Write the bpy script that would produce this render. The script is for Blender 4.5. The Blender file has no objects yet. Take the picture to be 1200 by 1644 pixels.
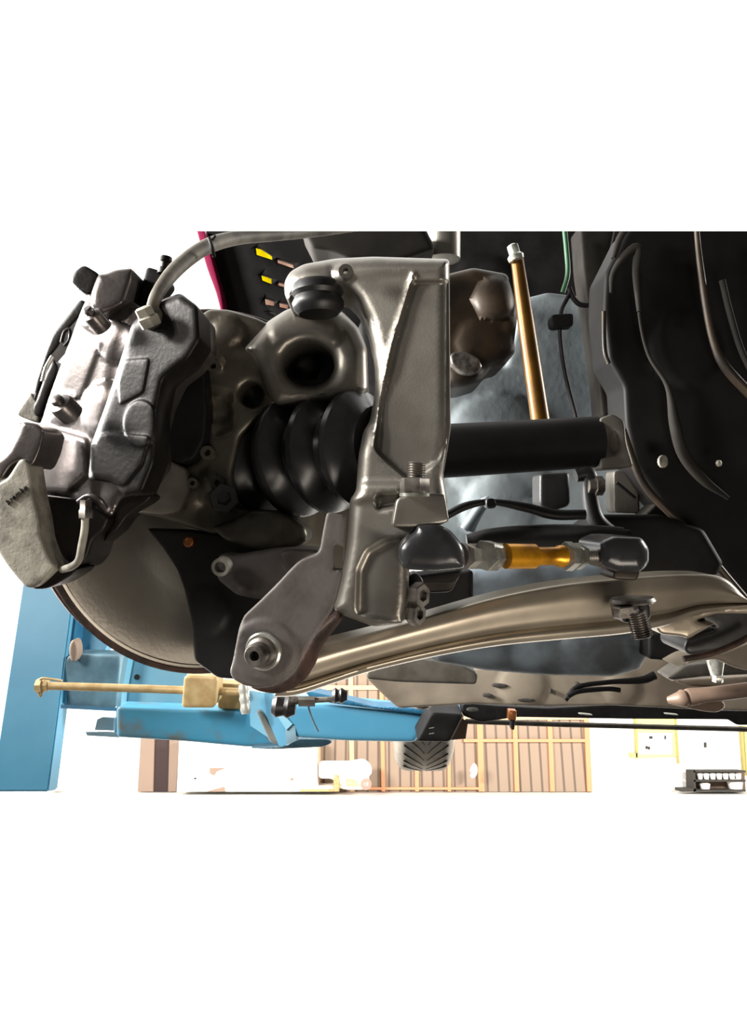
import bpy, bmesh, math, random
import numpy as np
from mathutils import Vector, Matrix
from mathutils.geometry import delaunay_2d_cdt
random.seed(4)
S = bpy.context.scene
# ------------------------------------------------------------------ camera
F = 1100.0; PITCH = math.radians(17); CAM = Vector((0, 0, 1.55))
RIGHT = Vector((1, 0, 0)); FWD = Vector((0, math.cos(PITCH), math.sin(PITCH))); UP = Vector((0, -math.sin(PITCH), math.cos(PITCH)))
cd = bpy.data.cameras.new('camera'); cam = bpy.data.objects.new('camera', cd); S.collection.objects.link(cam)
cam.location = CAM; cam.rotation_euler = (math.radians(90) + PITCH, 0, 0)
cd.sensor_fit = 'VERTICAL'; cd.sensor_height = 36.0; cd.lens = 36.0 * F / 1644.0; cd.clip_start = .02
S.camera = cam
# ------------------------------------------------------------------ world: blown-out daylight beyond the car, dim workshop behind the camera
w = bpy.data.worlds.new('world'); S.world = w; w.use_nodes = True
nt = w.node_tree; nt.nodes.clear()
out = nt.nodes.new('ShaderNodeOutputWorld'); bg = nt.nodes.new('ShaderNodeBackground')
tc = nt.nodes.new('ShaderNodeTexCoord'); dot = nt.nodes.new('ShaderNodeVectorMath'); dot.operation = 'DOT_PRODUCT'
dot.inputs[1].default_value = Vector((-.42, .88, .18)).normalized()
mr = nt.nodes.new('ShaderNodeMapRange'); mr.interpolation_type = 'SMOOTHSTEP'
mr.inputs['From Min'].default_value = -.1; mr.inputs['From Max'].default_value = .5
mr.inputs['To Min'].default_value = .07; mr.inputs['To Max'].default_value = 2.2
bg.inputs['Color'].default_value = (1, .985, .95, 1)
nt.links.new(tc.outputs['Generated'], dot.inputs[0]); nt.links.new(dot.outputs['Value'], mr.inputs['Value'])
nt.links.new(mr.outputs['Result'], bg.inputs['Strength']); nt.links.new(bg.outputs[0], out.inputs[0])
def area(name, loc, target, size, power, col=(1, 1, 1), sy=None):
    l = bpy.data.lights.new(name, 'AREA'); l.size = size; l.energy = power; l.color = col
    if sy: l.shape = 'RECTANGLE'; l.size_y = sy
    o = bpy.data.objects.new(name, l); S.collection.objects.link(o); o.location = loc
    o.rotation_euler = (Vector(target) - Vector(loc)).to_track_quat('-Z', 'Y').to_euler()
    return o
area('back_fill_left', (-7, 3, 5), (-2, 17, 0), 3, 3200, (1, .96, .9), 1.5)  # added off-view fill that blows back wall and floor to white
area('back_fill_right', (8, 3, 5), (3, 17, 0), 3, 3200, (1, .96, .9), 1.5)  # its twin on the right, also an added off-view fill
area('post_fill', (-2.6, .8, 2.6), (-.8, 3.2, 1.5), .8, 55, (1, .97, .92))  # added off-view fill brightening the blue lift column
area('front_fill', (-.75, -.12, 1.92), (-.05, .5, 1.7), .16, 1.8, (1, .92, .84))  # added off-view fill from front left, glints on the boot ridges
area('low_bounce_fill', (.38, .05, 1.05), (.2, .62, 1.6), .35, 4.2, (1, .89, .77))  # added fill from below, imitates light bounced off the floor
area('side_rim_fill', (-1.1, .13, 2.15), (0, .5, 1.78), .22, 34, (1, .97, .92))  # added off-view light for the bright left-facing edges
area('back_rim_fill', (-1.3, 1.0, 2.15), (0, .5, 1.8), .4, 120, (1, .98, .95))  # added off-view light from behind left for rim highlights
S.view_settings.view_transform = 'Standard'; S.view_settings.look = 'None'; S.view_settings.exposure = 0.0
S.view_settings.gamma = 1.0; S.view_settings.use_curve_mapping = False
# ------------------------------------------------------------------ helpers
def P(px, py, d):                                                                        # the point seen at px,py, d metres ahead
    px, py, d = float(px), float(py), float(d); return CAM + d * (FWD + (px - 600) / F * RIGHT - (py - 822) / F * UP)
def PY(px, py, Y):                                                                       # the same, on the vertical plane Y
    v = FWD + (px - 600) / F * RIGHT - (py - 822) / F * UP
    return CAM + v * (Y / v.y)
def edge_plane(py):
    v = FWD - (py - 822) / F * UP
    return v.cross(RIGHT).normalized() * -1        # upward normal
N_TOP, N_BOT = edge_plane(371), edge_plane(1271)
if N_TOP.z < 0: N_TOP = -N_TOP
if N_BOT.z < 0: N_BOT = -N_BOT
def crop(bm):                                      # the photographed slice of the workshop ends here
    for n, keep_below in ((N_TOP, True), (N_BOT, False)):
        nn = n if keep_below else -n
        if all((v.co - CAM).dot(nn) < 1e-6 for v in bm.verts): continue
        g = bmesh.ops.bisect_plane(bm, geom=bm.verts[:] + bm.edges[:] + bm.faces[:], plane_co=CAM, plane_no=nn, clear_outer=True)
        es = [e for e in g['geom_cut'] if isinstance(e, bmesh.types.BMEdge)]
        if es:
            try: bmesh.ops.holes_fill(bm, edges=[e for e in bm.edges if e.is_boundary], sides=0)
            except Exception: pass
def mk(name, bm, mat, parent=None, smooth=True, label=None, nocrop=False, sharp=38):
    if not nocrop: crop(bm)
    if not bm.verts: bm.free(); return None
    bmesh.ops.recalc_face_normals(bm, faces=bm.faces)
    if parent is not None:
        off = parent['_w'] if '_w' in parent else None
        o_ = Vector(parent['_w'])
    else:
        c = [v.co for v in bm.verts]
        o_ = Vector((sum(v.x for v in c) / len(c), sum(v.y for v in c) / len(c), min(v.z for v in c)))
    for v in bm.verts: v.co -= o_
    me = bpy.data.meshes.new(name); bm.to_mesh(me); bm.free()
    for p in me.polygons: p.use_smooth = smooth
    if smooth: me.set_sharp_from_angle(angle=math.radians(sharp))
    me.materials.append(mat)
    o = bpy.data.objects.new(name, me); S.collection.objects.link(o)
    if parent is not None: o.parent = parent; o.location = (0, 0, 0)
    else: o.location = o_
    if parent is not None and '_part' in parent: pass
    o['_w'] = tuple(o_)
    if label: o['label'] = label
    return o
def thing(name, label, cat, at, group=None):
    o = bpy.data.objects.new(name, None); S.collection.objects.link(o); o.location = at; o['_w'] = tuple(at)
    o.empty_display_size = .02
    o['label'] = label; o['category'] = cat
    if group: o['group'] = group
    return o
def tag(o, label, cat, group=None):
    if o is None: return
    o['label'] = label; o['category'] = cat
    if group: o['group'] = group
    return o
def struct(name, bm, mat, label=None, parent=None, nocrop=False, smooth=False):
    o = mk(name, bm, mat, parent, smooth, label, nocrop)
    if o and parent is None: o['kind'] = 'structure'
    return o
def crom(pts, closed=False, n=6):
    pts = [np.array(p, float) for p in pts]; m = len(pts); res = []
    rng = range(m) if closed else range(m - 1)
    for i in rng:
        p0 = pts[(i - 1) % m] if closed or i > 0 else 2 * pts[0] - pts[1]
        p1 = pts[i]; p2 = pts[(i + 1) % m]
        p3 = pts[(i + 2) % m] if closed or i + 2 < m else 2 * pts[-1] - pts[-2]
        for k in range(n):
            t = k / n
            res.append(.5 * ((2 * p1) + (-p0 + p2) * t + (2 * p0 - 5 * p1 + 4 * p2 - p3) * t * t + (-p0 + 3 * p1 - 3 * p2 + p3) * t ** 3))
    if not closed: res.append(pts[-1])
    return res
def resample(poly, step):
    res = []
    for i in range(len(poly)):
        a = np.array(poly[i], float); b = np.array(poly[(i + 1) % len(poly)], float)
        n = max(1, int(round(np.linalg.norm(b - a) / step)))
        for k in range(n): res.append(tuple(a + (b - a) * k / n))
    return res
def segdist(pts, poly):
    P_ = np.asarray(poly, float); A = P_; B = np.roll(P_, -1, 0)
    d = np.full(len(pts), 1e9)
    for a, b in zip(A, B):
        ab = b - a; L = ab.dot(ab) + 1e-12
        t = np.clip(((pts - a) @ ab) / L, 0, 1)
        d = np.minimum(d, np.linalg.norm(pts - (a + t[:, None] * ab), axis=1))
    return d
def inside(pts, poly):
    P_ = np.asarray(poly, float); x, y = pts[:, 0], pts[:, 1]; c = np.zeros(len(pts), bool); j = len(P_) - 1
    for i in range(len(P_)):
        xi, yi = P_[i]; xj, yj = P_[j]
        if yi != yj:
            m = ((yi > y) != (yj > y)) & (x < (xj - xi) * (y - yi) / (yj - yi) + xi); c ^= m
        j = i
    return c
def ell(cx, cy, rx, ry=None, n=20, rot=0):
    ry = ry or rx; r = math.radians(rot); o = []
    for k in range(n):
        a = 2 * math.pi * k / n; x = rx * math.cos(a); y = ry * math.sin(a)
        o.append((cx + x * math.cos(r) - y * math.sin(r), cy + x * math.sin(r) + y * math.cos(r)))
    return o
def rounded(poly, rad):
    if rad <= 0: return poly
    res = []; n = len(poly)
    for i in range(n):
        a, b, c = (np.array(poly[(i + k) % n], float) for k in (-1, 0, 1))
        la, lc = np.linalg.norm(a - b), np.linalg.norm(c - b)
        p = b + (a - b) / max(la, 1e-6) * min(rad, la * .45); q = b + (c - b) / max(lc, 1e-6) * min(rad, lc * .45)
        for t in (0, .33, .67, 1): res.append(tuple((1 - t) ** 2 * p + 2 * t * (1 - t) * b + t * t * q))
    return res
def offs(loop, dist, closed=True):
    L = np.array(loop, float)
    T_ = (np.roll(L, -1, 0) - np.roll(L, 1, 0)) if closed else np.gradient(L, axis=0)
    N_ = np.stack([-T_[:, 1], T_[:, 0]], 1); N_ /= np.linalg.norm(N_, axis=1)[:, None] + 1e-9
    return L + N_ * dist
def relief(poly, d, T=.02, w=10, H=None, curve=False, holes=(), subs=(), bumps=(), tilt=(0, 0), grid=7, hf=None, rad=7, ridges=()):
    """A solid casting: outline poly, rounded edge of width w and height H (px at depth d), raised/sunk areas subs=(poly,dh,soft),
    round bosses bumps=(x,y,r,h), plane tilt in metres of depth per px, thickness T metres."""
    if curve: poly = [tuple(p) for p in crom(poly, True, 5)]
    else: poly = rounded(poly, rad)
    subs = [(rounded(a_, min(rad, 6)), b_, c_) for a_, b_, c_ in subs]
    ol = resample(poly, grid * .9); hs = [resample(h, grid * .8) for h in holes]
    H = w if H is None else H
    cx = sum(p[0] for p in poly) / len(poly); cy = sum(p[1] for p in poly) / len(poly)
    A = np.array(ol); x0, y0 = A.min(0); x1, y1 = A.max(0)
    gx, gy = np.meshgrid(np.arange(x0, x1, grid), np.arange(y0, y1, grid)); gx = gx + (np.arange(gx.shape[0]) % 2)[:, None] * grid * .5
    G = np.stack([gx.ravel(), gy.ravel()], 1)
    G = G[inside(G, ol)]
    if len(G): G = G[segdist(G, ol) > grid * .5]
    for h in hs:
        if len(G): G = G[~inside(G, h)]
        if len(G): G = G[segdist(G, h) > grid * .5]
    # rings of points just inside the edge and beside every crease keep the rounds crisp
    R_ = []
    for k in (.1, .3, .6, 1.0):
        for sg in (1, -1):
            q = offs(ol, sg * w * k); m = inside(q, ol); q = q[m]
            if len(q): R_.append(q[segdist(q, ol) > w * k * .85])
            for h in hs:
                q = offs(h, sg * w * k); m = inside(q, ol) & ~inside(q, h); q = q[m]
                if len(q): R_.append(q[segdist(q, h) > w * k * .85])
    for sp in subs:
        l = resample(sp[0], grid * .8)
        for k in (-1, -.5, 0, .5, 1): R_.append(offs(l, k * sp[2]))
    for pl_, h_, w_ in ridges:
        l = crom(pl_, False, 5); l = [tuple(x) for x in l]
        for k in (-2, -1, -.5, 0, .5, 1, 2): R_.append(offs(l, k * w_, False))
    R_ = np.concatenate(R_) if R_ else np.zeros((0, 2))
    if len(R_):
        m = inside(R_, ol) & (segdist(R_, ol) > min(w * .08, .6))
        for h in hs: m &= ~inside(R_, h)
        R_ = R_[m]
        cell = {}; kk = []
        for i, (x, y) in enumerate(R_):
            key = (round(x / .9), round(y / .9))
            if key in cell: continue
            cell[key] = 1; kk.append(i)
        R_ = R_[kk]
        if len(G) and len(R_):
            dm = np.full(len(G), 1e9)
            for i in range(0, len(R_), 400): dm = np.minimum(dm, np.sqrt(((G[:, None, :] - R_[None, i:i + 400]) ** 2).sum(2)).min(1))
            G = G[dm > grid * .5]
    V = [Vector(p) for p in ol]; E = [(i, (i + 1) % len(ol)) for i in range(len(ol))]
    for h in hs:
        b = len(V); V += [Vector(p) for p in h]; E += [(b + i, b + (i + 1) % len(h)) for i in range(len(h))]
    V += [Vector((float(a), float(b))) for a, b in G] + [Vector((float(a), float(b))) for a, b in R_]
    vs, es, fs, ov, oe, of = delaunay_2d_cdt(V, E, [], 0, 1e-4)
    Q = np.array([(v.x, v.y) for v in vs])
    C = np.array([(Q[f[0]] + Q[f[1]] + Q[f[2]]) / 3 for f in fs])
    keep = inside(C, ol)
    for h in hs: keep &= ~inside(C, h)
    tr = [f for f, k in zip(fs, keep) if k]
    de = segdist(Q, ol)
    for h in hs: de = np.minimum(de, segdist(Q, h))
    t = np.clip(de / max(w, 1e-3), 0, 1); hh = H * np.sqrt(np.clip(1 - (1 - t) ** 2, 0, 1))
    for sp, dh, soft in subs:
        s = np.where(inside(Q, sp), 1, -1) * segdist(Q, sp)
        k = np.clip(s / max(soft, .1) * .5 + .5, 0, 1); hh += dh * k * k * (3 - 2 * k)
    for (bx, by, br, bh) in bumps:
        r = np.hypot(Q[:, 0] - bx, Q[:, 1] - by) / br; hh += bh * np.sqrt(np.clip(1 - r * r, 0, 1))
    for pl_, h_, w_ in ridges:
        l = np.array(crom(pl_, False, 5)); dmin = np.full(len(Q), 1e9)
        for a_, b_ in zip(l, l[1:]):
            ab = b_ - a_; t_ = np.clip(((Q - a_) @ ab) / (ab.dot(ab) + 1e-9), 0, 1)
            dmin = np.minimum(dmin, np.linalg.norm(Q - (a_ + t_[:, None] * ab), axis=1))
        hh = hh + h_ * np.exp(-(dmin / w_) ** 2)
    if hf: hh = hh + hf(Q)
    u = d / F
    bm = bmesh.new(); used = sorted({i for f in tr for i in f}); fr = {}; bk = {}
    dd = d + tilt[0] * (Q[:, 0] - cx) + tilt[1] * (Q[:, 1] - cy)
    for i in used:
        fr[i] = bm.verts.new(P(Q[i, 0], Q[i, 1], dd[i] - hh[i] * u)); 
        p = P(Q[i, 0], Q[i, 1], dd[i]); bk[i] = bm.verts.new(p + FWD * T)
    cnt = {}
    for f in tr:
        try: bm.faces.new([fr[i] for i in f]); bm.faces.new([bk[i] for i in reversed(f)])
        except ValueError: continue
        for a, b in ((f[0], f[1]), (f[1], f[2]), (f[2], f[0])):
            k = (min(a, b), max(a, b)); cnt.setdefault(k, []).append((a, b))
    for k, l in cnt.items():
        if len(l) == 1:
            a, b = l[0]
            try: bm.faces.new([fr[b], fr[a], bk[a], bk[b]])
            except ValueError: pass
    return bm
def tube(path, r, seg=12, smooth=True, n=6, bm=None):
    """path of (px,py,d); r in px at its own depth, number or list"""
    rs = r if isinstance(r, (list, tuple)) else [r] * len(path)
    q = [(*p, rr) for p, rr in zip(path, rs)]
    if smooth and len(q) > 2: q = crom(q, False, n)
    W = [P(a[0], a[1], a[2]) for a in q]; R = [a[3] * a[2] / F for a in q]
    return tubew(W, R, seg, bm)
def tubew(W, R, seg=12, bm=None):
    bm = bm or bmesh.new(); rings = []; up = None
    if not isinstance(R, (list, tuple)): R = [R] * len(W)
    for i, p in enumerate(W):
        t = (W[min(i + 1, len(W) - 1)] - W[max(i - 1, 0)])
        t = t.normalized() if t.length > 1e-9 else Vector((0, 0, 1))
        if up is None:
            up = t.orthogonal().normalized()
        up = (up - t * up.dot(t)).normalized(); s = t.cross(up)
        rings.append([bm.verts.new(p + (up * math.cos(2 * math.pi * k / seg) + s * math.sin(2 * math.pi * k / seg)) * R[i]) for k in range(seg)])
    for a, b in zip(rings, rings[1:]):
        for k in range(seg): bm.faces.new([a[k], a[(k + 1) % seg], b[(k + 1) % seg], b[k]])
    bm.faces.new(rings[0][::-1]); bm.faces.new(rings[-1]); return bm
def lathe(c, ax, prof, seg=40, bm=None, closed=False):
    """profile of (distance along axis, radius), metres; c world point, ax unit vector"""
    bm = bm or bmesh.new(); ax = Vector(ax).normalized(); u = ax.orthogonal().normalized(); s = ax.cross(u); rings = []
    for (t, r) in prof:
        r = max(r, 1e-5)
        rings.append([bm.verts.new(c + ax * t + (u * math.cos(2 * math.pi * k / seg) + s * math.sin(2 * math.pi * k / seg)) * r) for k in range(seg)])
    for a, b in zip(rings, rings[1:] + ([rings[0]] if closed else [])):
        for k in range(seg): bm.faces.new([a[k], a[(k + 1) % seg], b[(k + 1) % seg], b[k]])
    if not closed: bm.faces.new(rings[0][::-1]); bm.faces.new(rings[-1])
    return bm
def stud(a, b, r, pitch=.0016, seg=20):       # threaded rod between world points
    L = (b - a).length; n = max(2, int(L / pitch)); prof = [(0, r * .8)]
    for i in range(n): prof += [((i + .15) * L / n, r * .82), ((i + .5) * L / n, r), ((i + .85) * L / n, r * .82)]
    prof.append((L, r * .8)); return lathe(a, b - a, prof, seg)
def nut(c, ax, r, h, bore=.5, seg=6):
    return lathe(c, ax, [(0, r * .93), (h * .08, r), (h * .92, r), (h, r * .93), (h, r * bore), (h * .6, r * bore)], seg)
def ring(c, ax, r0, r1, h, seg=40):
    return lathe(c, ax, [(0, r0), (0, r1), (h * .3, r1 * 1.0), (h, r1 * .95), (h, r0)], seg, closed=True)
def strip(xs, top, bot, prof, d, T, nv=28, nu=110, tilt=0):      # a beam between two curves with a cross profile prof(v), px heights
    bm = bmesh.new(); f_, b_ = [], []
    us = np.linspace(0, 1, nu)
    tx = np.interp(us, np.linspace(0, 1, len(top)), [p[0] for p in top]); tY = np.interp(us, np.linspace(0, 1, len(top)), [p[1] for p in top])
    bx = np.interp(us, np.linspace(0, 1, len(bot)), [p[0] for p in bot]); bY = np.interp(us, np.linspace(0, 1, len(bot)), [p[1] for p in bot])
    for i in range(nu):
        ra, rb = [], []
        for j in range(nv):
            v = j / (nv - 1); x = tx[i] + (bx[i] - tx[i]) * v; y = tY[i] + (bY[i] - tY[i]) * v
            dd = d + tilt * (x - 800)
            ra.append(bm.verts.new(P(x, y, dd - prof(v) * d / F))); rb.append(bm.verts.new(P(x, y, dd) + FWD * T))
        f_.append(ra); b_.append(rb)
    for i in range(nu - 1):
        for j in range(nv - 1):
            bm.faces.new([f_[i][j], f_[i + 1][j], f_[i + 1][j + 1], f_[i][j + 1]]); bm.faces.new([b_[i][j], b_[i][j + 1], b_[i + 1][j + 1], b_[i + 1][j]])
        bm.faces.new([f_[i][0], b_[i][0], b_[i + 1][0], f_[i + 1][0]]); bm.faces.new([f_[i][-1], f_[i + 1][-1], b_[i + 1][-1], b_[i][-1]])
    for i in (0, nu - 1):
        for j in range(nv - 1): bm.faces.new([f_[i][j], f_[i][j + 1], b_[i][j + 1], b_[i][j]])
    return bm
def boxw(a, b, bm=None, bev=0):
    bm = bm or bmesh.new(); lo = Vector([min(a[i], b[i]) for i in range(3)]); hi = Vector([max(a[i], b[i]) for i in range(3)])
    g = bmesh.ops.create_cube(bm, size=1, matrix=Matrix.Translation((lo + hi) / 2) @ Matrix.Diagonal((*(hi - lo), 1)))
    if bev: bmesh.ops.bevel(bm, geom=list({e for v in g['verts'] for e in v.link_edges}), offset=bev, segments=2, affect='EDGES', clamp_overlap=True)
    return bm
def slab(poly, Y, T=.03, bm=None, bev=0):     # a plate facing the camera's wall direction, standing on plane Y, thickness T
    bm = bm or bmesh.new(); a = [bm.verts.new(PY(x, y, Y)) for x, y in poly]; n = len(a)
    b = [bm.verts.new(v.co + Vector((0, T, 0))) for v in a]
    bm.faces.new(a); bm.faces.new(b[::-1])
    for i in range(n): bm.faces.new([a[(i + 1) % n], a[i], b[i], b[(i + 1) % n]])
    if bev: bmesh.ops.bevel(bm, geom=[e for e in bm.edges], offset=bev, segments=2, affect='EDGES', clamp_overlap=True)
    return bm
def hexc(h): return tuple(((int(h[i:i + 2], 16) / 255 + .055) / 1.055) ** 2.4 if int(h[i:i + 2], 16) > 10 else int(h[i:i + 2], 16) / 255 / 12.92 for i in (0, 2, 4)) + (1,)
def mat(name, col, rough=.5, metal=0., col2=None, scale=12., bump=.0, bscale=80., detail=4., coat=0, lo=.4, hi=.65):
    m = bpy.data.materials.new(name); m.use_nodes = True; n = m.node_tree; b = n.nodes['Principled BSDF']
    c = hexc(col) if isinstance(col, str) else (*col, 1)
    b.inputs['Base Color'].default_value = c; b.inputs['Roughness'].default_value = rough; b.inputs['Metallic'].default_value = metal
    if coat: b.inputs['Coat Weight'].default_value = coat
    t = n.nodes.new('ShaderNodeTexCoord')
    if col2:
        no = n.nodes.new('ShaderNodeTexNoise'); no.inputs['Scale'].default_value = scale; no.inputs['Detail'].default_value = detail
        cr = n.nodes.new('ShaderNodeValToRGB'); cr.color_ramp.elements[0].position = lo; cr.color_ramp.elements[1].position = hi
        cr.color_ramp.elements[0].color = c; cr.color_ramp.elements[1].color = hexc(col2) if isinstance(col2, str) else (*col2, 1)
        n.links.new(t.outputs['Object'], no.inputs['Vector']); n.links.new(no.outputs['Fac'], cr.inputs['Fac']); n.links.new(cr.outputs['Color'], b.inputs['Base Color'])
    if bump:
        n2 = n.nodes.new('ShaderNodeTexNoise'); n2.inputs['Scale'].default_value = bscale; n2.inputs['Detail'].default_value = 3
        bp = n.nodes.new('ShaderNodeBump'); bp.inputs['Strength'].default_value = bump; bp.inputs['Distance'].default_value = .002
        n.links.new(t.outputs['Object'], n2.inputs['Vector']); n.links.new(n2.outputs['Fac'], bp.inputs['Height']); n.links.new(bp.outputs['Normal'], b.inputs['Normal'])
    return m
M = dict(
    cast=mat('cast_aluminium', '8c8880', .38, .75, '7c7770', 30, .05, 700),
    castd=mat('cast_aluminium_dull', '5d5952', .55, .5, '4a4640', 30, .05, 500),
    cal=mat('gunmetal_caliper_paint', '716b69', .3, .75, '57514f', 25, .06, 300),
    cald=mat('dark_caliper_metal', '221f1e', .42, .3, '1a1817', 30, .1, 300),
    dust=mat('dusty_grey_metal', 'a5a194', .6, .1, '6e6a62', 60, .15, 400),
    knuc=mat('greasy_cast_iron', '6a655b', .4, .7, '474138', 22, .06, 200),
    steel=mat('worn_steel_plate', '686361', .6, .3, '554f4b', 40, .08, 300),
    rust=mat('rusty_steel', '4a352c', .7, .3, '2b201b', 60, .3, 300),
    disc=mat('brake_disc_steel', '8b867d', .34, .75, '79746b', 8, .05, 300),
    pol=mat('polished_aluminium', 'b3a896', .34, .6, '877e70', 10, .03, 60),
    zinc=mat('zinc_plated_steel', 'cfcfc6', .25, .65, '86867c', 60),
    bolt=mat('grey_bolt_steel', '8d8780', .4, .8, '4d4844', 80),
    gold=mat('gold_anodised', 'e09c1a', .3, .55, '9c6508', 60),
    goldp=mat('gold_paint', '5a3c0c', .35, .6, '3c2607', 20),
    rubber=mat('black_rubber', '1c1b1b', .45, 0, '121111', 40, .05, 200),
    rubr=mat('ribbed_boot_rubber', '303032', .27, 0, '262628', 40),
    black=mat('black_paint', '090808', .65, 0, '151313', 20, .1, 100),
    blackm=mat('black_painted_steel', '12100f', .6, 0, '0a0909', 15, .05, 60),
    dirt=mat('dirty_dark_metal', '26231f', .8, 0, '141210', 12, .1, 40),
    brown=mat('brown_dirty_metal', '3d3124', .5, .3, '1c1610', 14, .1, 80),
    greyp=mat('blue_grey_painted_metal', '80888b', .65, 0, '62696c', 8, .35, 60),
    pan=mat('blue_grey_oil_pan', '5c666e', .75, 0, '34383b', 14, .25, 30),
    under=mat('beige_underbody_paint', '83796a', .6, 0, '5d5347', 6, .2, 30),
    tanp=mat('tan_exhaust_metal', '8a7464', .5, .2, '6d5a4d', 10),
    hose=mat('dusty_brake_hose', '7a756a', .6, 0, '57524a', 60),
    mag=mat('magenta_body_paint', '93204a', .35, 0),
    yel=mat('yellow_slot_insert', 'e2d61c', .5, 0),
    pinkw=mat('pinkish_white_panel', 'cbb4a8', .5, 0),
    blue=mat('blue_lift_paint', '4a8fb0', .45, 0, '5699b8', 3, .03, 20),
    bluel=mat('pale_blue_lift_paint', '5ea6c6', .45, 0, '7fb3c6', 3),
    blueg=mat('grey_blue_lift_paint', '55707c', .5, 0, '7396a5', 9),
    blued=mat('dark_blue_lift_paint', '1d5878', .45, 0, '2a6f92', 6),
    bluew=mat('worn_blue_lift_paint', '4593b5', .5, 0, '6a6a60', 7, .05, 30, lo=.5, hi=.7),
    tan=mat('tan_plated_steel', 'bfa678', .5, .2, 'a88c5c', 20),
    weld=mat('grey_weld_metal', '8f8f88', .5, .4),
    white=mat('white_wall_paint', 'f6f4ee', .8), cream=mat('cream_wall_paint', 'f0e8cc', .8),
    floor=mat('pale_workshop_floor', 'f4f2ee', .7), taupe=mat('taupe_door_frame', '8c7768', .7), dark=mat('dark_opening_paint', '3b2b2a', .8),
    slat=mat('brown_door_slats', '94816f', .7), orange=mat('orange_door_frame', 'cf9068', .7), peach=mat('peach_door_frame', 'e0b48a', .7),
    seam=mat('dark_seam', '6a5648', .8), note=mat('pale_yellow_notice', 'e6dc86', .8), notet=mat('notice_olive_edge', 'a59a5e', .8),
    ink=mat('dark_ink', '33302c', .8), tyre=mat('tyre_rubber', 'a89f92', .85, 0, '968e82', 30), groove=mat('tyre_groove', '1d1a18', .9),
    bay=mat('bay_concrete', '3a3835', .8, 0, '2c2a28', 2), cab=mat('white_cabinet_paint', 'f7f4ee', .7), green=mat('green_hose', '1d4a2c', .5), copper=mat('copper_plug', '9a6038', .35, .8))
for k_ in ('yel', 'pinkw'):     # translucent, so the added slot inserts look like bright daylight
    n = M[k_].node_tree; tr = n.nodes.new('ShaderNodeBsdfTranslucent'); mx = n.nodes.new('ShaderNodeMixShader'); b_ = n.nodes['Principled BSDF']
    tr.inputs['Color'].default_value = b_.inputs['Base Color'].default_value; mx.inputs[0].default_value = .6
    n.links.new(b_.outputs[0], mx.inputs[1]); n.links.new(tr.outputs[0], mx.inputs[2]); n.links.new(mx.outputs[0], n.nodes['Material Output'].inputs['Surface'])
for k_ in ('black', 'blackm', 'dirt', 'cald'): M[k_].node_tree.nodes['Principled BSDF'].inputs['Specular IOR Level'].default_value = .2
n = M['disc'].node_tree; tcn = n.nodes.new('ShaderNodeTexCoord'); vm = n.nodes.new('ShaderNodeVectorMath'); vm.operation = 'CROSS_PRODUCT'
vm.inputs[1].default_value = (RIGHT * .6 - FWD * .78 - UP * .1).normalized(); n.links.new(tcn.outputs['Object'], vm.inputs[0])
n.links.new(vm.outputs[0], n.nodes['Principled BSDF'].inputs['Tangent']); n.nodes['Principled BSDF'].inputs['Anisotropic'].default_value = .85
# slats: vertical board pattern inside the door material
n = M['slat'].node_tree; wv = n.nodes.new('ShaderNodeTexWave'); wv.inputs['Scale'].default_value = 1.25; wv.bands_direction = 'X'
tcn = n.nodes.new('ShaderNodeTexCoord'); cr = n.nodes.new('ShaderNodeValToRGB')
cr.color_ramp.elements[0].color = hexc('5f4f44'); cr.color_ramp.elements[1].color = hexc('94816f'); cr.color_ramp.elements[0].position = .0; cr.color_ramp.elements[1].position = .18
n.links.new(tcn.outputs['Object'], wv.inputs['Vector']); n.links.new(wv.outputs['Color'], cr.inputs['Fac']); n.links.new(cr.outputs['Color'], n.nodes['Principled BSDF'].inputs['Base Color'])

#================================================================== SETTING
YW = 1.55 / math.tan(math.radians(math.degrees(math.atan(449 / F)) - 17))     # back wall stands where the floor meets it
struct('floor', boxw((-16, 3.9, -.1), (16, YW + .3, 0)), M['floor'], nocrop=True)
struct('floor', boxw((-16, -4, -.1), (16, 3.9, 0)), M['bay'], 'dark grey concrete floor of the lift bay', nocrop=True)
struct('wall_back', boxw((-16, YW, 0), (16, YW + .3, 4.2)), M['white'], nocrop=True)
def wp(px, py): return PY(px, py, YW)
# column and doorway at the left
o = struct('trim_1', slab([(80, 1271), (100, 1140), (112, 1140), (96, 1271)], YW - .25, .2), M['cream'], 'cream pillar edge right of the blue lift post')
o = struct('trim_2', slab([(221, 1271), (226, 1185), (248, 1185), (246, 1271)], YW - .2, .15), M['taupe'])
struct('door_1', slab([(247, 1271), (249, 1185), (271, 1185), (270, 1271)], YW - .12, .1), M['dark'])
struct('trim_3', slab([(270, 1271), (272, 1185), (288, 1185), (282, 1271)], YW - .2, .15), M['taupe'])
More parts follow.
